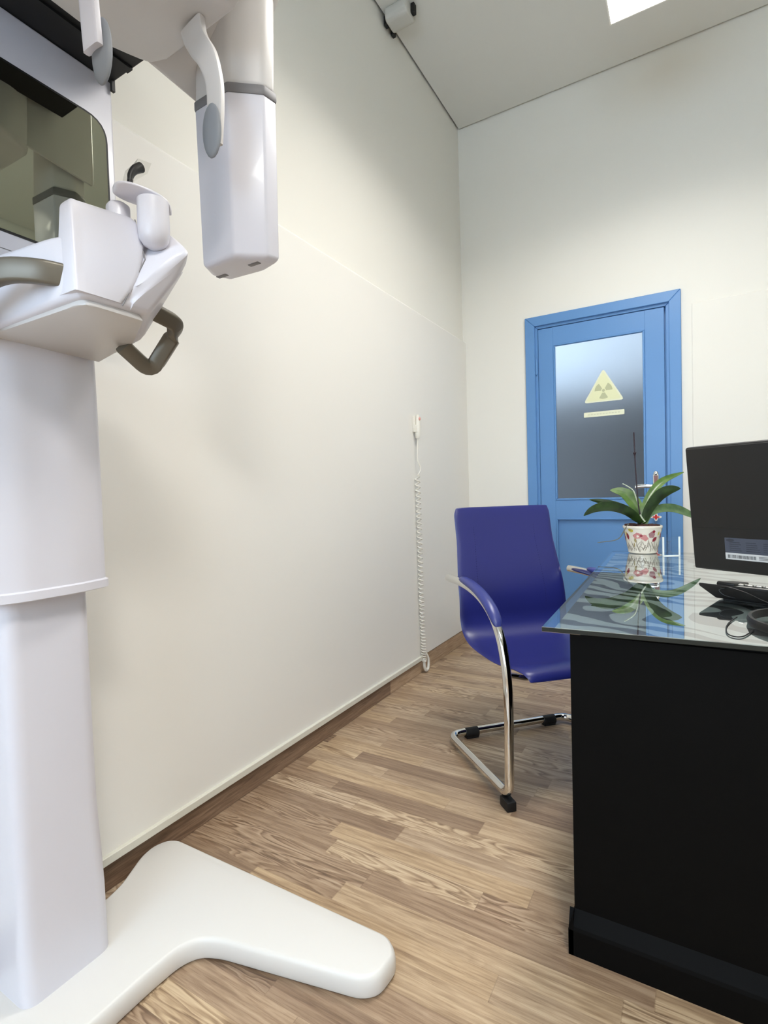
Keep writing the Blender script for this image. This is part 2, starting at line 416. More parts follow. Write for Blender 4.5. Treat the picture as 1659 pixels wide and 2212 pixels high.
# warning stickers on the pane (thin vinyl)
yS = leaf0+.0155
def tri(bm, cx, cz, w, h, r, y0, y1, mi=0):
    P = [Vector((cx-w/2, cz, 0)), Vector((cx+w/2, cz, 0)), Vector((cx, cz+h, 0))]
    pts = round_path(P, r, 5, closed=True); prism(bm, [(p.x, p.y) for p in pts], y0, y1, axis='y', mi=mi)
sx, sz = -.463, 1.592
bm = BM()
tri(bm, sx, sz, .236, .205, .022, yS-.0006, yS, 1); tri(bm, sx, sz+.009, .204, .178, .016, yS-.0011, yS-.0006, 0)
cc = (sx, sz+.069)
for a0 in (60, 180, 300):           # blades of the radiation trefoil
    a0 -= 30
    pts = [(cc[0]+rr*math.cos(math.radians(a)), cc[1]+rr*math.sin(math.radians(a))) for rr, rng in ((.014, range(a0-30, a0+31, 10)), (.052, range(a0+30, a0-31, -10))) for a in rng]
    prism(bm, pts, yS-.0015, yS-.0011, axis='y', mi=2)
prism(bm, [(cc[0]+.009*math.cos(2*PI*k/20), cc[1]+.009*math.sin(2*PI*k/20)) for k in range(20)], yS-.0015, yS-.0011, axis='y', mi=2)
o = finish('warning_sign', bm, [M['signy'], M['signw'], M['signg']], None, smooth=False)
tag(o, 'faded yellow triangular radiation warning sign stuck on the door glass', 'sign')
bm = BM(); prism(bm, [(p.x, p.y) for p in round_path([Vector((sx-.118, 1.502, 0)), Vector((sx+.118, 1.502, 0)), Vector((sx+.118, 1.533, 0)), Vector((sx-.118, 1.533, 0))], .003, 3, closed=True)], yS-.0006, yS, axis='y')
for k in range(11):
    x0 = sx-.095+k*.0175; box(bm, (x0, yS-.0009, 1.514), (x0+.0125, yS-.0006, 1.521), mi=1)
o = finish('caption_strip', bm, [M['signw'], M['signt']], None, smooth=False)
tag(o, 'narrow pale sticker strip on the door glass under the triangle', 'sticker')

# hanging charm on the door handle: string with red crosses and a red tassel
charm = thing('hanging_charm', 'string of red crosses with a red tassel hanging from the door handle', 'charm', (-.178, leaf0-.018, .62))
yc = leaf0-.02
bm = BM(); tube(bm, [(-.178, yc, 1.045), (-.179, yc, .9), (-.178, yc, .74)], .0012, 6)
finish('string', bm, M['steel'], charm)
def quatre(bm, c, s, y0, y1, mi, wide=1.25):
    pts = []
    for k in range(48):
        a = 2*PI*k/48; r = s*(.72+.28*math.cos(4*a)); pts.append((c[0]+r*math.cos(a)*wide, c[1]+r*math.sin(a)))
    prism(bm, pts, y0, y1, axis='y', mi=mi)
for cz, s in ((.962, .013), (.868, .0195)):
    bm = BM(); quatre(bm, (-.177, cz), s*1.25, yc-.003, yc, 1); quatre(bm, (-.177, cz), s*.8, yc-.005, yc-.003, 0)
    finish('cross_pendant', bm, [M['red'], M['white']], charm, smooth=False)
bm = BM(); tube(bm, [(-.178, yc, .76), (-.179, yc, .70), (-.180, yc, .625)], lambda t: .004+.010*t, 10)
finish('tassel', bm, M['red'], charm)

# corridor behind the door
cy0, cy1 = YB+T, YB+T+1.9
for nm, a, b in (('wall_corridor_back', (-2.2, cy1, 0), (1.2, cy1+.1, 2.9)), ('wall_corridor_left', (-2.3, cy0, 0), (-2.2, cy1+.1, 2.9)),
                 ('wall_corridor_right', (1.2, cy0, 0), (1.3, cy1+.1, 2.9)), ('ceiling_corridor', (-2.3, cy0, 2.9), (1.3, cy1+.1, 3.0))):
    bm = BM(); box(bm, a, b); struct(finish(nm, bm, M['corw'], smooth=False))
bm = BM()
box(bm, (-2.1, cy1-.5, 0), (1.1, cy1-.005, 1.92), .01, 1)  # added block, gives the frosted pane its dark lower half
for k in range(4): box(bm, (-2.08+k*.79, cy1-.518, .08), (-1.31+k*.79, cy1-.5, 1.9), .004, 1)
o = finish('corridor_dark_block', bm, M['cord2'], None, smooth=False)
tag(o, 'added dark block behind the frosted door glass, darkens the lower half of the pane', 'dark block')
bm = BM(); box(bm, (-1.5, cy0+.8, 2.87), (.3, cy0+1.25, 2.90)); struct(finish('corridor_fill_panel', bm, M['corl'], smooth=False))   # unseen glowing panel, added to brighten the upper part of the pane

# ------------------------------------------------------------------ lamps
def panel(x0, x1, y0, y1, z, m, label, watts, spread):
    t = thing('ceiling_lamp', label, 'lamp', ((x0+x1)/2, (y0+y1)/2, z), 'suspended panel lamps')
    bm = BM()
    for a in ((x0-.006, y0-.006, x1+.006, y0), (x0-.006, y1, x1+.006, y1+.006), (x0-.006, y0, x0, y1), (x1, y0, x1+.006, y1)):
        box(bm, (a[0], a[1], z), (a[2], a[3], z+.022))
    box(bm, (x0, y0, z+.012), (x1, y1, z+.022)); finish('lamp_housing', bm, M['white'], t, smooth=False)
    bm = BM(); box(bm, (x0, y0, z+.002), (x1, y1, z+.010)); finish('diffuser', bm, m, t, smooth=False)
    L_ = bpy.data.lights.new('panel_light', 'AREA'); L_.shape = 'RECTANGLE'; L_.size = x1-x0; L_.size_y = y1-y0; L_.energy = watts; L_.color = (1., .972, .925); L_.spread = math.radians(spread)
    q = bpy.data.objects.new('panel_light', L_); C.objects.link(q); q.location = ((x0+x1)/2, (y0+y1)/2, z+.001)
    for x in (x0+.05, x1-.05):
        for y in (y0+.05, y1-.05): bm = BM(); tube(bm, [(x, y, z+.02), (x, y, H)], .0008, 6); finish('suspension_wire', bm, M['steel'], t)
panel(-.277, .083, 1.333, 2.533, 3.05, M['led'], 'glowing white panel lamp at the top edge of the photo', 18.5, 158)
panel(.5, 1.1, -.9, -.3, 3.05, M['ledr'], 'added square fill lamp, unseen above and behind the viewer', 27, 150)  # out of view, added to light the left foreground

# small white fitting at the ceiling edge
fx = thing('ceiling_fitting', 'small grey-white rounded fitting with black clips at the ceiling edge above the left wall', 'fitting', (-1.28, 2.52, H))
bm = BM(); prism(bm, [(2.46, H), (2.46, H-.05), (2.475, H-.068), (2.55, H-.068), (2.575, H-.05), (2.58, H)], XL+.03, -1.225, axis='x', bevel=.012, seg=3)
finish('housing', bm, mat('grey_white_plastic', (196, 194, 186), .6), fx)
for x0, y0 in ((XL+.004, 2.50), (XL+.006, 2.57), (-1.225, 2.51)):
    bm = BM(); box(bm, (x0, y0, H-.05), (x0+.02, y0+.03, H), .003, 1); finish('clip', bm, M['blackm'], fx, smooth=False)

# ================================================================== PANORAMIC X-RAY MACHINE
YC = .57
mach = thing('panoramic_xray_machine', 'tall white dental x-ray machine with mirror and splayed floor base at the left edge', 'x-ray machine', (-1.2, YC, 0))
# floor base: a strip with two splayed feet
half = [(-1.345, .968), (-1.315, .986), (-.598, .990), (-.560, .958), (-.566, .890), (-.598, .864), (-.93, .792), (-.975, .772), (-.995, .735), (-1.0, .66)]
back = [(-1.36, .93), (-1.352, .885), (-1.30, .79), (-1.285, .73), (-1.288, .66)]
pts = half + [(x, 2*YC-y) for x, y in half[::-1]] + [(x, 2*YC-y) for x, y in back] + back[::-1]
pts = [(p.x, p.y) for p in round_path([Vector((x, y, 0)) for x, y in pts], .022, 4, closed=True)]
cl = [pts[0]]                                   # drop coincident points
for p in pts[1:]:
    if math.dist(p, cl[-1]) > .0015 and math.dist(p, cl[0]) > .0015: cl.append(p)
pts = cl
bm = BM(); area = sum(pts[i-1][0]*pts[i][1]-pts[i][0]*pts[i-1][1] for i in range(len(pts))); sg = 1 if area > 0 else -1; n = len(pts)
def inset(d):
    out = []
    for i in range(n):
        a, b, c = Vector(pts[i-1]), Vector(pts[i]), Vector(pts[(i+1) % n])
        t = ((b-a).normalized()+(c-b).normalized()).normalized(); out.append(b+Vector((-t.y, t.x))*d*sg)
    return out
rings = [[bm.verts.new((p[0], p[1], z)) for p in inset(d)] for d, z in [(.003, .004), (0., .010), (0., .030), (.0015, .040), (.0045, .0465), (.008, .0495), (.011, .0505)]]
for A, B in zip(rings, rings[1:]):
    for k in range(n): bm.faces.new((A[k], A[(k+1) % n], B[(k+1) % n], B[k]))
bm.faces.new(rings[0][::-1]); bm.faces.new(rings[-1])
finish('floor_base', bm, M['wbase'], mach, angle=50)
for fxy in ((-.62, .93), (-.62, 2*YC-.93), (-1.3, .93), (-1.3, 2*YC-.93)):
    bm = BM(); tube(bm, [(fxy[0], fxy[1], 0), (fxy[0], fxy[1], .008)], .02, 16); finish('foot', bm, M['blackm'], mach)
# lower column, flaring slightly to the base
def colring(x0, x1, y0, y1, z, r, n=5):
    P = round_path([Vector((x0, y0, 0)), Vector((x1, y0, 0)), Vector((x1, y1, 0)), Vector((x0, y1, 0))], r, n, closed=True)
    return [(p.x, p.y, z) for p in P]
def column(bm, secs, cap=True):
    R = [[bm.verts.new(p) for p in s] for s in secs]; n = len(R[0])
    for A, B in zip(R, R[1:]):
        for k in range(n): bm.faces.new((A[k], A[(k+1) % n], B[(k+1) % n], B[k]))
    if cap: bm.faces.new(R[0][::-1]); bm.faces.new(R[-1])
bm = BM()
column(bm, [colring(-1.33, -1.135, .487, .668, .045, .03), colring(-1.33, -1.135, .487, .666, .20, .03), colring(-1.33, -1.128, .483, .653, .40, .03),
            colring(-1.33, -1.125, .482, .650, .60, .03), colring(-1.33, -1.122, .480, .648, 1.0, .03)])
finish('lower_column', bm, M['wplast'], mach, angle=50)
# outer sleeve, front gently bowed
def sleeve(z, g=0, x1=-1.085):
    P = round_path([Vector((-1.345, .445-g, 0)), Vector((x1-.02+g, .445-g, 0)), Vector((x1+g, .50, 0)), Vector((x1+g, .60, 0)), Vector((x1-.02+g, .680+g, 0)), Vector((-1.345, .685+g, 0))], .022, 5, closed=True)
    return [(p.x, p.y, z) for p in P]
bm = BM(); column(bm, [sleeve(.866, .000), sleeve(.868, .004), sleeve(.884, .004), sleeve(.887, 0), sleeve(1.2), sleeve(1.44, -.002)])
finish('upper_column', bm, M['wplast'], mach, angle=40)
# mirror carriage
cr = bpy.data.objects  # (short name only)
bm = BM(); box(bm, (-1.36, .292, 1.50), (-1.267, .848, 2.122), .006, 3)
mp_ = finish('mirror_carriage', bm, M['wplast'], mach)
def rrect(y0, y1, z0, z1, r): return [(p.x, p.y) for p in round_path([Vector((y0, z0, 0)), Vector((y1, z0, 0)), Vector((y1, z1, 0)), Vector((y0, z1, 0))], r, 6, closed=True)]
bm = BM(); prism(bm, rrect(.318, .829, 1.638, 2.010, .055), -1.269, -1.2655, axis='x'); finish('mirror_gasket', bm, M['blackm'], mp_, smooth=False)
bm = BM(); prism(bm, rrect(.323, .824, 1.643, 2.005, .050), -1.268, -1.265, axis='x'); finish('mirror', bm, M['mirror'], mp_, smooth=False)
bm = BM(); box(bm, (-1.268, .30, 1.601), (-1.2662, .84, 1.6025)); finish('panel_seam', bm, M['gband'], mp_, smooth=False)
# black carriage rail under the overhead unit
bm = BM(); box(bm, (-1.34, .30, 2.122), (-1.03, .852, 2.36), .004, 1); box(bm, (-1.20, .30, 2.116), (-1.18, .848, 2.123)); finish('carriage_rail', bm, M['blackm'], mach, smooth=False)
bm = BM(); box(bm, (-1.264, .842, 2.095), (-1.256, .8505, 2.124)); finish('rail_bracket', bm, M['blackm'], mach, smooth=False)
# overhead rotating unit
bm = BM()
hull(bm, [(-1.04, .33, 2.0), (-1.04, .70, 2.0), (-1.012, .768, 2.0), (-.97, .785, 2.002), (-.76, .785, 2.01), (-.70, .76, 2.03), (-.655, .70, 2.05), (-.655, .36, 2.05), (-.72, .30, 2.02), (-1.0, .30, 2.0),
          (-1.04, .33, 2.34), (-1.04, .76, 2.34), (-.70, .76, 2.34), (-.655, .40, 2.34), (-.70, .33, 2.34)], .012, 3)
hull(bm, [(-1.015, .72, 2.005), (-1.005, .955, 1.985), (-.80, .72, 2.20), (-.79, .955, 2.17), (-1.015, .72, 2.32), (-1.0, .96, 2.30), (-.80, .72, 2.34), (-.80, .93, 2.32), (-.785, .955, 2.20)], .012, 3)
foot_ = [(-.967, .851), (-.862, .848), (-.803, .897), (-.797, .932), (-.855, .948), (-.972, .940), (-.992, .900)]
hull(bm, [(x, y, 1.955) for x, y in foot_] + [(x, y+.01, 2.18) for x, y in foot_], .010, 3)
hull(bm, [(-.90, .14, 2.0), (-.90, .31, 2.0), (-.66, .31, 2.0), (-.62, .14, 2.0), (-.90, .14, 2.32), (-.90, .40, 2.32), (-.66, .40, 2.32), (-.62, .14, 2.32)], .012, 3)
finish('rotating_arm', bm, M['arm'], mach, angle=30)
# detector head
def sc(P, k, c=(-.895, .9)): return [(c[0]+(x-c[0])*k, c[1]+(y-c[1])*k) for x, y in P]
bm = BM(); hull(bm, [(x, y, 1.938) for x, y in sc(foot_, 1.01)] + [(x, y, 1.59) for x, y in sc(foot_, .96)] + [(x, y, 1.582) for x, y in sc(foot_, .80)], .010, 4)
hd = finish('detector_head', bm, M['wplast'], mach, angle=30)
bm = BM(); hull(bm, [(x, y, 1.958) for x, y in sc(foot_, 1.03)] + [(x, y, 1.936) for x, y in sc(foot_, 1.03)], .004, 2); finish('grey_band', bm, M['gband'], mach, angle=30)
for cx_, cy_ in ((-.958, .905), (-.850, .900)):
    bm = BM(); box(bm, (cx_-.016, cy_-.006, 1.5805), (cx_+.016, cy_+.006, 1.584), .004, 2); s_ = finish('screw_slot', bm, M['gband'], hd)
# tube head on the near side
bm = BM(); hull(bm, [(-.895, .10, 2.03), (-.895, .31, 2.03), (-.715, .31, 2.03), (-.66, .26, 2.03), (-.64, .10, 2.03),
                     (-.89, .10, 1.56), (-.89, .30, 1.56), (-.722, .303, 1.56), (-.67, .25, 1.56), (-.65, .10, 1.56),
                     (-.87, .12, 1.515), (-.87, .27, 1.515), (-.75, .27, 1.515), (-.70, .12, 1.515)], .012, 4)
finish('tube_head', bm, M['wplast'], mach, angle=30)
# temple supports
def temple(pts, w, pad_c, side):
    bm = BM(); P = catmull(pts, 8); N = len(P)
    tube(bm, P, w, 16, flat=.30, up=(1, 0, 0), rect=True)
    s = finish('temple_support', bm, M['arm'] if side < 0 else M['wplast'], mach, angle=40)
    bm = BM(); ellipsoid(bm, pad_c, (.0245, .009, .052)); finish('grey_pad', bm, M['grey'], s)
    return s
temple([(-.852, .752, 2.0), (-.846, .752, 1.975), (-.836, .754, 1.952), (-.812, .753, 1.915), (-.798, .753, 1.865), (-.797, .752, 1.81), (-.803, .75, 1.745)], [.030*(1-.32*min(1, i/30)) for i in range(49)], (-.798, .7415, 1.768), -1)
temple([(-.81, .52, 2.03), (-.808, .506, 1.97), (-.806, .505, 1.90), (-.806, .507, 1.84), (-.806, .511, 1.765)], [.020 for i in range(33)], (-.802, .523, 1.768), 1)
# patient support arm
bm = BM()
BZ = 1.372
S0 = Vector((-.825, .552, 1.381)); S1 = at(312, 560, y=.588); S2 = at(289, 462, y=.590); T1 = at(403, 537, y=.635); T2 = at(374, 503, y=.655)
b3 = Vector((-.822, .603, 1.381))
hull(bm, [(-1.10, .455, BZ-.012), (-.845, .478, BZ+.006), (-.828, .49, BZ+.008), S0, b3, (-.93, .662, BZ-.006), (-1.10, .69, BZ-.012),
          (-1.12, .455, 1.490), (-.90, .478, 1.487), (-.855, .489, 1.485), (S1.x-.012, S1.y-.012, 1.47), (-1.12, .66, 1.49)], .011, 4)
hull(bm, [S0, b3, (-.93, .662, BZ-.006), (-1.10, .69, BZ-.012), S1, T1, T2, T1+Vector((-.004, .014, -.012)), (-.86, .60, 1.515), (-1.10, .70, 1.50), (-1.10, .60, 1.50)], .010, 4)
ps = finish('patient_support', bm, M['wplast'], mach, angle=50)
def cover(z, g):
    t = (z-1.388)/.155; Lx, Ly = -.8265-.0265*t, .4765+.0125*t
    u = (z-S0.z)/(S2.z-S0.z); w0, w1, w2 = (1-u)*(1-u), 2*u*(1-u), u*u
    ctl = S1*2-(S0+S2)*.5
    S = S0*w0+ctl*w1+S2*w2
    P = [Vector((-.885, Ly+g, 0)), Vector((Lx-g, Ly+g, 0)), Vector((Lx+.0005-g, Ly+.012, 0)), Vector((S.x-g*.6, S.y-g*.4, 0)), Vector((S.x-.03, S.y+.012-g, 0)), Vector((-.885, S.y+.012-g, 0))]
    return [(p.x, p.y, z) for p in round_path(P, [.006, .012, .010, .010, .01, .006], 4, closed=True)]
bm = BM(); column(bm, [cover(1.385, .0)]+[cover(1.385+.0135*k, 0) for k in range(1, 11)]+[cover(1.532, .0), cover(1.538, .0015), cover(1.543, .005), cover(1.546, .011)])
finish('support_post_cover', bm, M['wplast'], ps, angle=60)
bm = BM(); hull(bm, [(-1.09, .465, BZ-.016), (-.85, .490, BZ-.004), (-.832, .50, BZ-.003), (-.83, .597, BZ-.004), (-.935, .648, BZ-.013), (-1.09, .672, BZ-.022),
                     (-1.09, .47, BZ+.02), (-.85, .495, BZ+.02), (-.84, .59, BZ+.02), (-.95, .64, BZ+.02), (-1.09, .66, BZ+.02)], .004, 2)
finish('bottom_cover', bm, M['arm'], ps, angle=30)
bm = BM()
tube(bm, [S2+Vector((.001, .001, -.01)), S1+Vector((.0005, .001, 0)), S0+Vector((.001, .001, 0))], .0010, 6)
finish('panel_seam', bm, M['gband'], ps)
def handle(P, r, up):
    bm = BM(); tube(bm, round_path(P, .028, 6), r, 16, flat=.62, up=up, rect=True); finish('grip_handle', bm, M['olive'], ps, angle=40)
handle([(-.870, .645, 1.408), (-.878, .702, 1.402), (-.897, .714, 1.388), (-.970, .708, 1.320), (-.958, .640, 1.356)], .0155, (.65, 0, .75))
handle([(-.868, .500, 1.418), (-.886, .462, 1.421), (-.935, .425, 1.424), (-1.02, .395, 1.395), (-1.07, .41, 1.36), (-1.10, .47, 1.372)], .0185, (.2, 0, 1))
# chin rest
bm = BM(); lathe(bm, [(0, -.040), (.010, -.038), (.018, -.033), (.0245, -.022), (.0262, -.006), (.0258, .042), (0, .042)], tuple(Vector((-.799, .602, at(332, 541, y=.602).z+.040))), 28)
finish('chin_post', bm, M['wplast'], ps)
bm = BM(); hull(bm, [(x, y, z) for z in (1.46, 1.574) for x, y in ((-.882, .566), (-.858, .560), (-.844, .576), (-.850, .597), (-.880, .597))], .007, 3)
finish('chin_post', bm, M['wplast'], ps)
bm = BM(); nU, nV = 20, 8; top_, bot_ = [], []
tA, tB = at(243, 414, y=.560), at(371, 463, y=.635); tD = (tB-tA); tN = Vector((.84, -.54, 0))
for i in range(nU+1):
    u = i/nU*2-1; w = .031*math.sqrt(max(0, 1-abs(u)**3.2))+.0015; ra, rb = [], []
    for j in range(nV+1):
        v = j/nV*2-1; q = tA+tD*(i/nU)+tN*(v*w)+Vector((0, 0, .004*(1-u*u)+.008*v*v))
        ra.append(bm.verts.new(q+Vector((0, 0, .002)))); rb.append(bm.verts.new(q-Vector((0, 0, .003))))
    top_.append(ra); bot_.append(rb)
for i in range(nU):
    for j in range(nV):
        bm.faces.new((top_[i][j], top_[i+1][j], top_[i+1][j+1], top_[i][j+1])); bm.faces.new((bot_[i][j], bot_[i][j+1], bot_[i+1][j+1], bot_[i+1][j]))
for i in range(nU):
    bm.faces.new((top_[i][0], bot_[i][0], bot_[i+1][0], top_[i+1][0])); bm.faces.new((top_[i][nV], top_[i+1][nV], bot_[i+1][nV], bot_[i][nV]))
for i in (0, nU):
    for j in range(nV): bm.faces.new((top_[i][j], bot_[i][j], bot_[i][j+1], top_[i][j+1]))
finish('chin_tray', bm, M['wplast'], ps, sub=1, angle=60)
# bite rod with its plastic cover
bp0 = [at(x, y, x=-.83) for x, y in ((281, 412), (281, 392), (283, 378), (291, 367), (304, 362))]
bm = BM(); P = catmull(bp0, 8); tube(bm, P, lambda t: .0048+.0040*max(0, t-.35)*1.5, 12)
br = finish('bite_rod', bm, M['black'], mach)
bm = BM()
q = [at(x, y, x=-.83) for x, y in ((271, 390), (277, 366), (296, 349), (322, 358), (305, 375), (292, 392))]
a = [bm.verts.new(p+Vector((.009, .006*math.sin(i*2), 0))) for i, p in enumerate(q)]; b = [bm.verts.new(p-Vector((.009, 0, 0))) for p in q]
for i in range(6): bm.faces.new((a[i], a[(i+1) % 6], b[(i+1) % 6], b[i]))
bm.faces.new(a); bm.faces.new(b[::-1])
finish('plastic_sleeve', bm, M['bag'], br, smooth=False)

# ================================================================== EXPOSURE SWITCH WITH COILED CORD
wx = XL+CT
sw = thing('exposure_switch', 'white hand switch on the left wall with a long coiled cord', 'hand switch', (wx, 2.70, 1.36))
bm = BM(); box(bm, (wx, 2.672, 1.40), (wx+.014, 2.716, 1.492), .003, 2); box(bm, (wx+.012, 2.676, 1.40), (wx+.03, 2.682, 1.44), .001, 1); box(bm, (wx+.012, 2.706, 1.40), (wx+.03, 2.712, 1.44), .001, 1)
finish('wall_holder', bm, M['cord'], sw)
bm = BM(); tube(bm, catmull([(wx+.022, 2.694, 1.365), (wx+.024, 2.694, 1.40), (wx+.026, 2.694, 1.45), (wx+.024, 2.694, 1.500)], 5), lambda t: .010+.006*math.sin(PI*min(1, t+.1)), 16)
hs = finish('hand_grip', bm, M['cord'], sw)
bm = BM(); ellipsoid(bm, (wx+.040, 2.690, 1.475), (.006, .006, .010)); finish('button', bm, mat('salmon_button', (214, 150, 140), .4), hs)
bm = BM()
lead = [(wx+.022, 2.694, 1.362), (wx+.020, 2.692, 1.30), (wx+.020, 2.690, 1.24), (wx+.034, 2.700, 1.19), (wx+.018, 2.690, 1.155)]
P = catmull(lead, 8)
z0, z1 = 1.15, .075; turns = 46; N = turns*12; zs = []
for i in range(N+1):
    t = i/N; a = 2*PI*turns*t
    z = z0+(z1-z0)*(1-(1-t)**1.35)*1.0
    yy = 2.688+.020*t+.002*math.sin(9*t)
    P.append(Vector((wx+.017+.013*math.cos(a), yy+.013*math.sin(a), z)))
tube(bm, P, .0036, 8)
# end of the coil folds up in a loop just above the floor
loop = catmull([(wx+.016, 2.709, .09), (wx+.018, 2.712, .035), (wx+.020, 2.733, .012), (wx+.022, 2.753, .03), (wx+.020, 2.757, .075), (wx+.014, 2.735, .112), (wx+.012, 2.716, .118)], 10)
tube(bm, loop, .0085, 12)
finish('coiled_cord', bm, M['cord'], sw)

# ================================================================== CANTILEVER CHAIR
F3, W3 = Vector((.717, -.697, 0)), Vector((.697, .717, 0)); O3 = Vector((-.69, 2.185, 0))+W3*.0225
def ch(x, y, z): return O3+W3*x+F3*y+Vector((0, 0, z))
chair = thing('visitor_chair', 'navy blue leather armchair with chrome cantilever frame beside the black desk', 'chair', tuple(ch(0, .2, 0)))
prof = [(-.050, .985), (-.046, .955), (-.030, .87), (-.008, .78), (.015, .69), (.032, .62), (.038, .57), (.040, .525), (.052, .485), (.085, .455), (.13, .440), (.20, .432), (.30, .430), (.38, .436), (.43, .443), (.470, .440), (.492, .429), (.503, .414)]
def width(t):       # half width along the profile (0 top .. 1 front)
    K = [(0, .228), (.03, .240), (.15, .240), (.32, .258), (.45, .262), (.58, .258), (.8, .252), (.93, .240), (1., .215)]
    for (a, b), (c, d) in zip(K, K[1:]):
        if t <= c: return b+(d-b)*(t-a)/(c-a)
    return K[-1][1]
cv = catmull([(0, a, b) for a, b in prof], 4)
Ls = [0]
for a, b in zip(cv, cv[1:]): Ls.append(Ls[-1]+(b-a).length)
bm = BM(); nW = 16; th = .024; R = []
for i, p in enumerate(cv):
    t = Ls[i]/Ls[-1]; a, b = cv[max(i-1, 0)], cv[min(i+1, len(cv)-1)]; tg = (b-a).normalized(); nr = Vector((0, -tg.z, tg.y)); nr = -nr if nr.y < 0 or (abs(nr.y) < .2 and nr.z < 0) else nr
    if nr.z < 0 and nr.y < .5: nr = -nr
    hw = width(t); end = min(1, t/.03, (1-t)/.03); tk = th*(.35+.65*math.sqrt(max(0, min(1, end))))
    ring = []
    for k in range(nW+1):
        u = k/nW*2-1; e = math.sqrt(max(0, 1-abs(u)**7)); dish = .012*(1-u*u)
        ring.append(ch(u*hw, p.y+nr.y*(tk*.5*e-dish), p.z+nr.z*(tk*.5*e-dish)))
    for k in range(nW, -1, -1):
        u = k/nW*2-1; e = math.sqrt(max(0, 1-abs(u)**7)); dish = .012*(1-u*u)
        ring.append(ch(u*hw, p.y-nr.y*(tk*.5*e+dish), p.z-nr.z*(tk*.5*e+dish)))
    R.append([bm.verts.new(q) for q in ring])
m_ = len(R[0])
for A, B in zip(R, R[1:]):
    for k in range(m_): bm.faces.new((A[k], A[(k+1) % m_], B[(k+1) % m_], B[k]))
bm.faces.new(R[0][::-1]); bm.faces.new(R[-1])
bmesh.ops.remove_doubles(bm, verts=bm.verts, dist=.0004)
seat = finish('seat_shell', bm, M['leather'], chair, angle=80, sub=1)
# stitched lines down the back
for u in (-.62, .58):
    bm = BM()
    for i in range(14, 52):
        tt = i/66
        j = min(range(len(cv)), key=lambda q: abs(Ls[q]/Ls[-1]-tt*.72-.03)); p = cv[j]
    for k in range(34):
        tt = .09+k*.0105; j = min(range(len(cv)), key=lambda q: abs(Ls[q]/Ls[-1]-tt)); p = cv[j]
        f_ = (tt-Ls[j]/Ls[-1])*Ls[-1]; tg = (cv[min(j+1, len(cv)-1)]-cv[max(j-1, 0)]).normalized(); p = p+tg*f_
        nr = Vector((0, -tg.z, tg.y)); nr = nr if nr.y > 0 else -nr
        hw = width(tt); off = th*.5*.98-.012*(1-u*u)+.0002
        c0 = ch(u*hw, p.y+nr.y*off, p.z+nr.z*off); ellipsoid(bm, c0, (.0016, .0016, .0026), u=6, v=4)
    finish('stitching', bm, M['stitch'], seat)
HX = .2875; tr = .0155
def side(s):
    return [ch(s*HX, .015, .700), ch(s*HX, .12, .700), ch(s*HX, .22, .692), ch(s*HX, .32, .668), ch(s*HX, .40, .625), ch(s*HX, .455, .560), ch(s*HX, .485, .48), ch(s*HX, .497, .40), ch(s*HX, .500, .30)]
bm = BM()
up1 = catmull(side(-1), 6); up2 = catmull(side(1), 6)
low = round_path([ch(-HX, .5, .28), ch(-HX, .492, .046), ch(-HX, -.02, .026), ch(HX, -.02, .026), ch(HX, .492, .046), ch(HX, .5, .28)], [0, .045, .06, .06, .045, 0], 8)
tube(bm, up1+low[1:-1]+up2[::-1], tr, 16)
tube(bm, [ch(-HX, .490, .45), ch(-.20, .455, .416), ch(.20, .455, .416), ch(HX, .490, .45)], .009, 12)
finish('tube_frame', bm, M['chrome'], chair, angle=60)
for s in (-1, 1):
    P = catmull([Vector(q)+Vector((0, 0, .016)) for q in side(s)[:7]], 6)[7:30]
    bm = BM(); N = len(P)
    Pn = []
    for i, p in enumerate(P):
        tg = (P[min(i+1, N-1)]-P[max(i-1, 0)]).normalized(); Pn.append(p)
    tube(bm, P, lambda t: .0225*math.sqrt(max(.02, 1-abs(2*t-1)**6)), 18, flat=.62, up=tuple(W3))
    finish('arm_pad', bm, M['leather2'], chair, angle=60)
for x in (-.215, .16):
    bm = BM(); tube(bm, [ch(x, -.02, .0215), ch(x+.058, -.02, .0215)], .0205, 16)
    Aq = [ch(x+.002, -.035, 0), ch(x+.056, -.035, 0), ch(x+.056, -.005, 0), ch(x+.002, -.005, 0)]; prism(bm, [(p.x, p.y) for p in Aq], 0, .012)
    finish('rubber_glide', bm, M['blackm'], chair)
for s in (-1, 1):
    bm = BM()
    A = [ch(s*HX-.017, .455, 0), ch(s*HX+.017, .455, 0), ch(s*HX+.017, .508, 0), ch(s*HX-.017, .508, 0)]
    prism(bm, [(p.x, p.y) for p in A], 0, .032, bevel=.003, seg=2); finish('rubber_foot', bm, M['blackm'], chair)

# ================================================================== DESK
desk = thing('desk', 'black desk with striped glass top at the right side', 'desk', (.5, 1.9, 0))
bm = BM()
box(bm, (-.235, 1.205, .0), (1.30, 1.245, .728), .0015, 1); finish('end_panel', bm, M['desk'], desk, smooth=False)
bm = BM(); box(bm, (-.235, 2.58, .0), (1.30, 2.62, .728), .0015, 1); finish('end_panel', bm, M['desk'], desk, smooth=False)
bm = BM(); box(bm, (.10, 1.245, .12), (.125, 2.58, .728)); finish('modesty_panel', bm, M['desk'], desk, smooth=False)
bm = BM(); prism(bm, [(1.205, .098), (1.189, .066), (1.187, .058), (1.187, 0), (1.205, 0)], -.245, 1.31, axis='x')
prism(bm, [(-.235, .098), (-.244, .068), (-.246, .058), (-.246, 0), (-.235, 0)], 1.187, 1.245, axis='y')
finish('plinth', bm, M['desk'], desk, smooth=False)
bm = BM(); box(bm, (-.262, 1.21, .728), (1.31, 2.64, .7385)); finish('top_board', bm, M['desk'], desk, smooth=False)
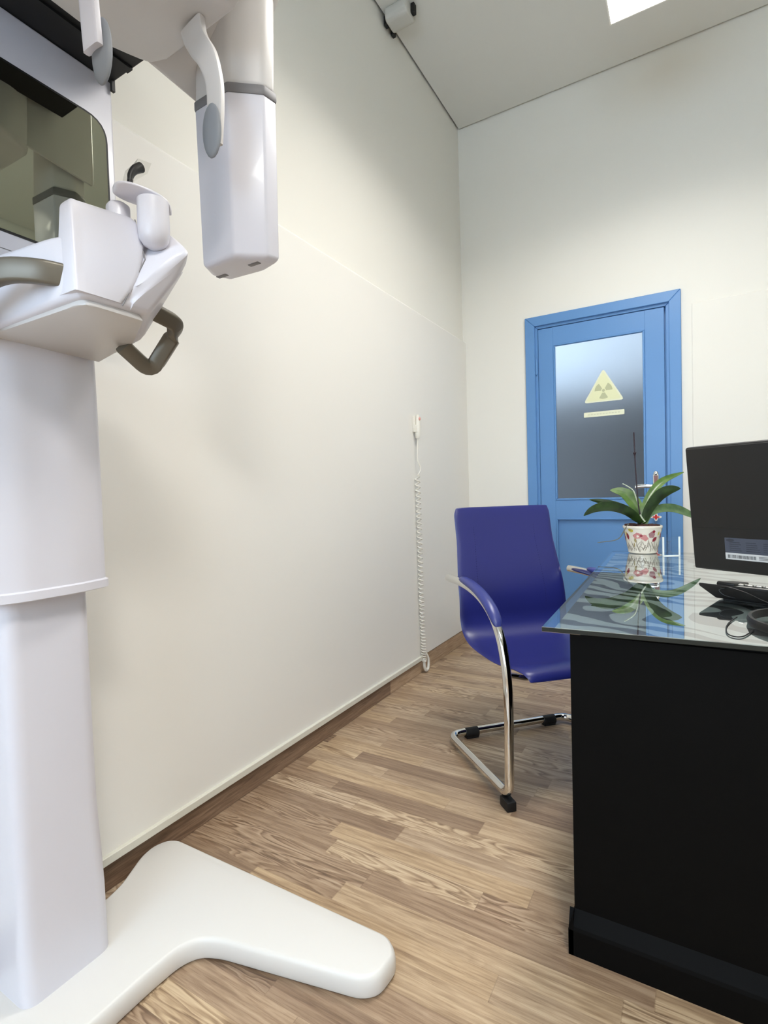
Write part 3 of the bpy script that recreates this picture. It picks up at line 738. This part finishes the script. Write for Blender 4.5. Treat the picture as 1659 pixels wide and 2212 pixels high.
bm = BM(); prism(bm, [(-.262, 1.178), (1.31, 1.25), (1.31, 2.645), (-.303, 2.645)], .7386, .7430); finish('printed_sheet', bm, M['zebra'], desk, smooth=False)
bm = BM()
GP = [(-.280, 1.137), (1.32, 1.225), (1.32, 2.70), (-.318, 2.655)]
prism(bm, GP, .7432, .7545, bevel=.0012, seg=1)
for f in bm.faces:
    if abs(f.normal.z) < .3: f.material_index = 1
bmesh.ops.recalc_face_normals(bm, faces=bm.faces)
for f in bm.faces: f.material_index = 1 if abs(f.normal.z) < .3 else 0
finish('glass_top', bm, [M['deskglass'], M['glassedge']], desk, smooth=False)
ZT = .7546

# ------------------------------------------------------------------ monitor
mon = thing('monitor', 'black computer monitor seen from behind on the desk', 'monitor', (.21, 1.30, ZT))
B0 = at(1500, 1227, y=1.42); dM = Vector((.836, -.549, 0)); nM = Vector((-.549, -.836, 0)); th_ = .115
uM = Vector((0, 0, 1))*math.cos(th_)+nM*math.sin(th_); kM = dM.cross(uM)   # kM: screen side normal
if kM.dot(nM) > 0: kM = -kM
def mo(a, b, c): return B0+dM*a+uM*b+kM*c          # along, up, towards screen side
MWd, MH = .48, .2822
def obox(bm, a0, a1, b0, b1, c0, c1, fn=mo, mi=0, bevel=0, seg=2):
    t = bmesh.new(); box(t, (a0, b0, c0), (a1, b1, c1), bevel, seg)
    for v in t.verts: v.co = fn(*v.co)
    me = bpy.data.meshes.new('t'); t.to_mesh(me); t.free(); n0 = len(bm.faces); bm.from_mesh(me); bpy.data.meshes.remove(me)
    bm.faces.ensure_lookup_table()
    for f in bm.faces[n0:]: f.material_index = mi
bm = BM(); obox(bm, 0, MWd, 0, MH, 0, .030, bevel=.005, seg=3)
obox(bm, .004, MWd-.004, .098, MH-.004, -.003, .002, bevel=.0015, seg=2)
obox(bm, .20, MWd-.05, .11, MH-.06, -.02, .002, bevel=.008, seg=3); finish('rear_housing', bm, M['black'], mon)
bm = BM(); obox(bm, .0015, MWd-.0015, .0015, MH-.0015, .030, .034, bevel=.002, seg=1); finish('screen_bezel', bm, M['blackm'], mon)
bm = BM()
sp0 = mo(MWd/2, .12, -.01)
obox(bm, MWd/2-.035, MWd/2+.035, -.045, .19, -.034, -.010, bevel=.005)
finish('stand_neck', bm, M['black'], mon)
# curved ring foot of the stand
hc = Vector((.205, 1.335, ZT)); bm = BM()
P = [hc+Vector((.100*math.cos(a), .112*math.sin(a), .0)) for a in [math.radians(x) for x in range(120, 420, 6)]]
ra = []
for i, p in enumerate(P):
    c_ = hc.copy(); d_ = (p-c_); d_.z = 0; d_.normalize(); lift = .0
    ra.append([bm.verts.new(p+d_*.002+Vector((0, 0, lift))), bm.verts.new(p+d_*.004+Vector((0, 0, lift+.009))), bm.verts.new(p+d_*.001+Vector((0, 0, lift+.017))), bm.verts.new(p-d_*.005+Vector((0, 0, lift+.017))), bm.verts.new(p-d_*.005+Vector((0, 0, lift)))])
for A, B in zip(ra, ra[1:]):
    for k in range(5): bm.faces.new((A[k], A[(k+1) % 5], B[(k+1) % 5], B[k]))
bm.faces.new(ra[0]); bm.faces.new(ra[-1][::-1])
tube(bm, [tuple(hc+Vector((.098, .0, .018))), tuple(hc+Vector((.04, -.01, .019))), tuple(mo(MWd/2, -.04, -.02))], .014, 12)
finish('stand_base', bm, M['black'], mon)
# rating label and barcode strip
def inplane(px, py):
    d = (FW*FPX + RT*(px-829.5) + UP*(1106-py)).normalized(); t = (B0-CAM).dot(kM)/d.dot(kM); q = CAM+d*t-B0; return q.dot(dM), q.dot(uM)
la, lb = inplane(1565, 1161); la2, lb2 = inplane(1567, 1193); la3, lb3 = inplane(1569, 1207)
bm = BM(); LW = .13
obox(bm, la, la+LW, lb2, lb, -.0008, .001, mi=0)
for k in range(26):      # tiny unreadable print lines
    r_ = k//4; a0 = la+.010+(k % 4)*.034; bz = lb-.010-r_*.0045
    if bz > lb2+.004: obox(bm, a0, a0+.018+.010*random.random(), bz, bz+.0012, -.0011, 0, mi=1)
# small oval emblem
pts = [(la+.012+.0085*math.cos(2*PI*k/24), lb-.0050+.0032*math.sin(2*PI*k/24)) for k in range(24)]
vs = [bm.verts.new(mo(a, b, -.0012)) for a, b in pts]; f = bm.faces.new(vs); f.material_index = 1
finish('rating_label', bm, [M['stick'], M['stickd']], mon, smooth=False, recalc=False)
bm = BM(); obox(bm, la, la+LW, lb3, lb2, -.0009, .001, mi=0)
a0 = la+.005
hb = lb2-lb3
for k in range(40):
    w_ = random.choice((.0006, .0010, .0016)); obox(bm, a0, a0+w_, lb3+hb*.22, lb3+hb*.72, -.0012, 0, mi=1); a0 += w_+random.choice((.0005, .0008, .0014))
    if a0 > la+.062: break
for k in range(3): obox(bm, la+.068, la+.092, lb3+hb*(.25+.2*k), lb3+hb*(.33+.2*k), -.0012, 0, mi=1)
finish('barcode_strip', bm, [M['barw'], M['barg']], mon, smooth=False)

# ------------------------------------------------------------------ desk telephone (seen from behind)
ph = thing('desk_telephone', 'black wedge shaped desk telephone under the monitor, seen from behind', 'telephone', (.15, 1.6, ZT))
P0 = at(1558, 1298, z=ZT); P1 = at(1659, 1311, z=ZT); dP = (P1-P0).normalized(); dP.z = 0; dP.normalize(); kP = Vector((-dP.y, dP.x, 0))
if kP.y < 0: kP = -kP
def po(a, b, c): return P0+dP*a+Vector((0, 0, b))+kP*c
bm = BM(); hull(bm, [po(-.012, .006, .0), po(.17, .006, .0), po(-.048, .036, -.012), po(.20, .036, -.012), po(-.048, .043, -.012), po(.20, .043, -.012),
                     po(-.045, .020, .11), po(.20, .020, .11), po(-.012, .004, .10), po(.17, .004, .10)], .002, 2)
finish('phone_body', bm, M['black'], ph)
bm = BM(); hull(bm, [po(0, 0, .012), po(.165, 0, .012), po(0, 0, .09), po(.165, 0, .09), po(0, .01, .012), po(.165, .01, .012), po(0, .01, .09), po(.165, .01, .09)], .001, 1)
finish('rubber_base', bm, M['blackm'], ph)
bm = BM(); hull(bm, [po(-.012, .040, .0), po(.03, .040, .0), po(-.010, .050, .002), (po(.028, .048, .002)), po(-.01, .03, .10), po(.03, .03, .10), po(-.01, .038, .10), po(.028, .038, .10)], .002, 2)
finish('handset', bm, M['black'], ph)
kb = None
for r_ in range(3):
    for k in range(7):
        q = po(.045+k*.019, .0435-.0035*r_, .002+r_*.020)
        if kb is None:
            bm = BM(); box(bm, (-.0065, -.006, 0), (.0065, .006, .005), .0015, 1)
            kb = finish('key', bm, M['steel'], ph, smooth=False); kb.location = q-ph.location; kb.rotation_euler.z = math.atan2(dP.y, dP.x)
        else:
            o2 = kb.copy(); C.objects.link(o2); o2.parent = ph; o2.location = q-ph.location
bm = BM()
cz = [at(x, y, z=ZT+.002) for x, y in ((1592, 1333), (1576, 1344), (1569, 1355), (1571, 1368), (1586, 1375), (1604, 1375), (1618, 1368), (1628, 1360))]
tube(bm, catmull(cz, 8), .0013, 8)
o = finish('thin_cable', bm, M['black'], None)
tag(o, 'thin black cable curling in a loop on the glass in front of the telephone', 'cable')
bm = BM()
tube(bm, catmull([po(.012, .036, -.013), po(.001, .030, -.016), po(.012, .018, -.014), po(.035, .014, -.012)], 6), .0010, 6)
tube(bm, catmull([po(.000, .034, -.015), po(.02, .0405, -.018), (po(.06, .032, -.02)), po(.10, .016, -.02), po(.14, .004, -.02)], 6), .0010, 6)
finish('phone_lead', bm, M['black'], ph)

# ------------------------------------------------------------------ potted orchid
pc = at(1390, 1190, z=ZT); pc = Vector((-.186, 2.60, ZT))
orchid = thing('potted_orchid', 'flowerless orchid in a cream pot painted with flowers on the desk', 'plant', tuple(pc))
bm = BM(); PH = .124; rb, rt_ = .058, .0805
lathe(bm, [(0, .002), (rb-.006, .0), (rb, .004), (rt_-.003, PH-.012), (rt_, PH-.010), (rt_+.0005, PH-.003), (rt_-.002, PH), (rt_-.007, PH-.002), (rt_-.009, PH-.02), (0, PH-.02)], pc, 56)
pot = finish('flower_pot', bm, M['pot'], orchid, angle=40)
# painted flowers, following the glaze
tocam = math.atan2(-pc.y, -pc.x)
def conepatch(bm, ang, z, shape, mi, k=0):
    """shape: list of (du,dz) in metres about the centre; ang in degrees to the right of the camera side"""
    vs = []
    for du, dz in shape:
        zz = z+dz; r = rb+(rt_-rb)*zz/PH+.0005+.00015*k; a = tocam+math.radians(ang)+du/r
        vs.append(bm.verts.new((pc.x+r*math.cos(a), pc.y+r*math.sin(a), pc.z+zz)))
    f = bm.faces.new(vs); f.material_index = mi
def ell(a, b, rot=0, wob=0, n=16):
    rot = math.radians(rot); out = []
    for k in range(n):
        t = 2*PI*k/n; q = 1+wob*math.sin(5*t+rot); x, y = a*q*math.cos(t), b*q*math.sin(t); out.append((x*math.cos(rot)-y*math.sin(rot), x*math.sin(rot)+y*math.cos(rot)))
    return out
def drop(a, b, rot=0, n=16):
    rot = math.radians(rot); out = []
    for k in range(n):
        t = 2*PI*k/n; x = a*math.cos(t); y = b*math.sin(t)*(1-abs(math.cos(t))**3); out.append((x*math.cos(rot)-y*math.sin(rot), x*math.sin(rot)+y*math.cos(rot)))
    return out
bm = BM()
for rep in (0, 130, 240):
    def A(a): return a+rep
    conepatch(bm, A(-40), .107, ell(.009, .007, 0, .2), 3); conepatch(bm, A(-34), .103, ell(.008, .006, 20, .2), 3, 1); conepatch(bm, A(-39), .106, ell(.003, .003), 5, 2)
    conepatch(bm, A(-54), .078, drop(.016, .008, 100), 2)
    conepatch(bm, A(-16), .082, ell(.019, .013, 10, .14), 0); conepatch(bm, A(6), .074, ell(.017, .012, -35, .14), 0, 1); conepatch(bm, A(-4), .082, ell(.006, .004), 2, 2)
    conepatch(bm, A(30), .086, ell(.014, .014, 0, .1), 1); conepatch(bm, A(36), .100, ell(.007, .006), 2, 1)
    conepatch(bm, A(42), .066, drop(.015, .008, 48), 2)
    conepatch(bm, A(-24), .062, drop(.012, .005, 95), 5); conepatch(bm, A(-30), .040, drop(.012, .003, 85), 5)
    conepatch(bm, A(58), .090, drop(.010, .005, 70), 3)
    for k in range(34):
        a = -62+k*3.75+random.uniform(-2, 2); z0_ = random.uniform(.008, .03); ln_ = random.uniform(.012, .042); tilt = random.uniform(-28, 28)
        conepatch(bm, A(a), z0_+ln_/2, [(x, y) for x, y in ell(ln_/2, .0007+.0008*random.random(), 90+tilt, 0, 10)], 4, k % 3)
    for a, z, l, ro in ((-5, .05, .016, 70), (4, .044, .014, 110), (-12, .048, .012, 50), (-2, .030, .013, -30), (10, .030, .010, 30)):
        conepatch(bm, A(a), z, ell(l, .0009, ro, 0, 10), 4, 3)
finish('painted_flowers', bm, [M['pink'], M['mauve'], M['crim'], M['yel'], M['ink'], M['ochre']], pot, smooth=False, recalc=False)
bm = BM()
lathe(bm, [(0, PH-.004), (.05, PH-.006), (.072, PH-.010)], pc, 24)
for k in range(46):
    a = random.uniform(0, 2*PI); r = .068*math.sqrt(random.random()); h_ = random.uniform(.004, .010)
    box(bm, (pc.x+r*math.cos(a)-.011, pc.y+r*math.sin(a)-.005, pc.z+PH-.006), (pc.x+r*math.cos(a)+.011, pc.y+r*math.sin(a)+.005, pc.z+PH+h_-.003), .002, 1, rot=Matrix.Rotation(random.uniform(0, 3.1), 3, 'Z') @ Matrix.Rotation(random.uniform(-.5, .5), 3, 'X'))
o = finish('bark_soil', bm, M['soil'], orchid, smooth=False); o['kind'] = 'stuff'
D0 = (pc-CAM).dot(FW)
def leaf(pts, wid, m, drop_=.25, twist=.0):
    """pts: (px, py, extra depth); wid in metres"""
    P = catmull([at(x, y, d=D0+dd) for x, y, dd in pts], 7); N = len(P); bm = BM(); rows = []
    for i, p in enumerate(P):
        t = i/(N-1); tg = (P[min(i+1, N-1)]-P[max(i-1, 0)]).normalized()
        sd = tg.cross(Vector((0, 0, 1))); sd = sd.normalized() if sd.length > .05 else RT.copy()
        view = (p-CAM).normalized(); sd2 = tg.cross(view).normalized()
        if i and sd2.dot(pv2) < 0: sd2 = -sd2
        if i and sd.dot(pv1) < 0: sd = -sd
        if not i and sd2.dot(sd) < 0: sd2 = -sd2
        pv1, pv2 = sd.copy(), sd2.copy()
        sd = (sd*(.45)+sd2*.75).normalized(); up = sd.cross(tg).normalized()
        if up.z < 0: up = -up
        w = wid*.5*max(.06, (1-(abs(t-.55)/.455)**2.3 if t > .55 else 1-.55*((.55-t)/.55)**1.6))
        row = []
        for j in range(7):
            v = j/3-1; row.append((p+sd*w*v+up*(abs(v)*w*drop_), up))
        rows.append(row)
    tv = [[bm.verts.new(q+u*.0008) for q, u in r] for r in rows]; bv = [[bm.verts.new(q-u*.0008) for q, u in r] for r in rows]
    for i in range(N-1):
        for j in range(6):
            bm.faces.new((tv[i][j], tv[i+1][j], tv[i+1][j+1], tv[i][j+1])); bm.faces.new((bv[i][j], bv[i][j+1], bv[i+1][j+1], bv[i+1][j]))
        bm.faces.new((tv[i][0], bv[i][0], bv[i+1][0], tv[i+1][0])); bm.faces.new((tv[i][6], tv[i+1][6], bv[i+1][6], bv[i][6]))
    for i in (0, N-1):
        for j in range(6): bm.faces.new((tv[i][j], bv[i][j], bv[i][j+1], tv[i][j+1]))
    finish('leaf', bm, m, orchid, angle=70)
leaf([(1391, 1132, 0), (1378, 1122, -.01), (1352, 1104, -.03), (1318, 1095, -.05), (1284, 1100, -.06), (1261, 1114, -.06)], .050, M['leafd'])
leaf([(1389, 1128, 0), (1372, 1114, .01), (1343, 1097, .03), (1308, 1086, .04), (1273, 1079, .05)], .036, M['leafd'])
leaf([(1388, 1128, 0), (1381, 1108, .02), (1368, 1085, .05), (1347, 1065, .08), (1318, 1059, .10)], .060, M['leafm'])
leaf([(1386, 1130, 0), (1392, 1100, .01), (1408, 1066, .03), (1434, 1038, .05), (1477, 1020, .07)], .038, M['leafm'])
leaf([(1391, 1130, 0), (1403, 1100, -.02), (1424, 1073, -.04), (1446, 1060, -.05), (1470, 1055, -.06)], .056, M['leafd'])
leaf([(1393, 1132, 0), (1402, 1112, .02), (1425, 1100, .04), (1455, 1099, .05), (1487, 1110, .06), (1512, 1124, .06)], .044, M['leafg'])
bm = BM(); P = catmull([at(x, y, d=D0) for x, y in ((1387, 1132), (1379, 1090), (1374, 1030), (1371, 980), (1369, 934))], 8); tube(bm, P, .0028, 10)
nd = at(1371, 981, d=D0); lathe(bm, [(.0028, -.008), (.005, 0), (.0075, .006), (.0028, .009)], nd, 12)
finish('flower_spike', bm, M['stem'], orchid)
bm = BM(); tube(bm, catmull([at(x, y, d=D0+.01) for x, y in ((1380, 1092), (1374, 1075), (1368, 1060), (1358, 1052), (1345, 1045))], 6), lambda t: .0034-.0012*t, 8); finish('aerial_root', bm, M['root'], orchid)
bm = BM(); tube(bm, catmull([at(x, y, d=D0-.05) for x, y in ((1383, 1112), (1387, 1119), (1393, 1127))], 6), .0032, 8); finish('aerial_root', bm, M['root'], orchid)
bm = BM(); tube(bm, catmull([at(x, y, d=D0-.02) for x, y in ((1358, 1132), (1350, 1143), (1340, 1160), (1328, 1167), (1308, 1170), (1291, 1172))], 6), lambda t: .0026-.001*t, 8); finish('aerial_root', bm, M['root2'], orchid)

# ------------------------------------------------------------------ acrylic block beside the pot
ac = thing('acrylic_block', 'small clear acrylic block standing on the desk right of the orchid pot', 'acrylic block', (-.0805, 2.53, ZT))
q0 = Vector((-.0805, 2.53, ZT)); vr = RT.copy(); vr.z = 0; vr.normalize(); vf = Vector((-vr.y, vr.x, 0))
def ao(a, b, c): return q0+vr*a+vf*b+Vector((0, 0, c))
bm = BM(); obox(bm, -.036, .036, -.02, .02, 0, .082, fn=ao, bevel=.0015, seg=1); finish('clear_block', bm, M['acrylic'], ac, smooth=False)
bm = BM()
for s in (-1, 1): obox(bm, s*.034-.0035, s*.034+.0035, -.021, -.0185, .001, .081, fn=ao)
obox(bm, -.036, .036, -.021, -.0185, 0, .0035, fn=ao); finish('bevelled_edge', bm, mat('frosted_edge', (225, 235, 235), .3), ac, smooth=False)
bm = BM(); lathe(bm, [(0, .012), (.010, .014), (.005, .022), (.004, .05), (.009, .062), (0, .064)], q0, 16); finish('engraved_figure', bm, M['bag'], ac)

# ================================================================== LIGHT, WORLD, CAMERA
w = bpy.data.worlds.new('daylight'); bpy.context.scene.world = w; w.use_nodes = True
w.node_tree.nodes['Background'].inputs['Color'].default_value = (.62, .80, 1., 1); w.node_tree.nodes['Background'].inputs['Strength'].default_value = 6.
ld = bpy.data.lights.new('window_portal', 'AREA'); ld.shape = 'RECTANGLE'; ld.size = WX1-WX0; ld.size_y = WZ1-WZ0; ld.cycles.is_portal = True
lo = bpy.data.objects.new('window_portal', ld); C.objects.link(lo); lo.location = ((WX0+WX1)/2, YF-.1, (WZ0+WZ1)/2); lo.rotation_euler = (PI/2, 0, PI)

cam = bpy.data.cameras.new('camera'); co = bpy.data.objects.new('camera', cam); C.objects.link(co)
mw = Matrix((RT, UP, -FW)).transposed().to_4x4(); mw.translation = CAM; co.matrix_world = mw
cam.sensor_fit = 'HORIZONTAL'; cam.sensor_width = 36.; cam.lens = FPX/1659*36.; cam.clip_start = .02
sc_ = bpy.context.scene; sc_.camera = co
sc_.view_settings.view_transform = 'Standard'; sc_.view_settings.look = 'None'; sc_.view_settings.gamma = 1
sc_.view_settings.use_curve_mapping = False; sc_.view_settings.exposure = .77
sc_.cycles.max_bounces = 10; sc_.cycles.diffuse_bounces = 5; sc_.cycles.transparent_max_bounces = 12
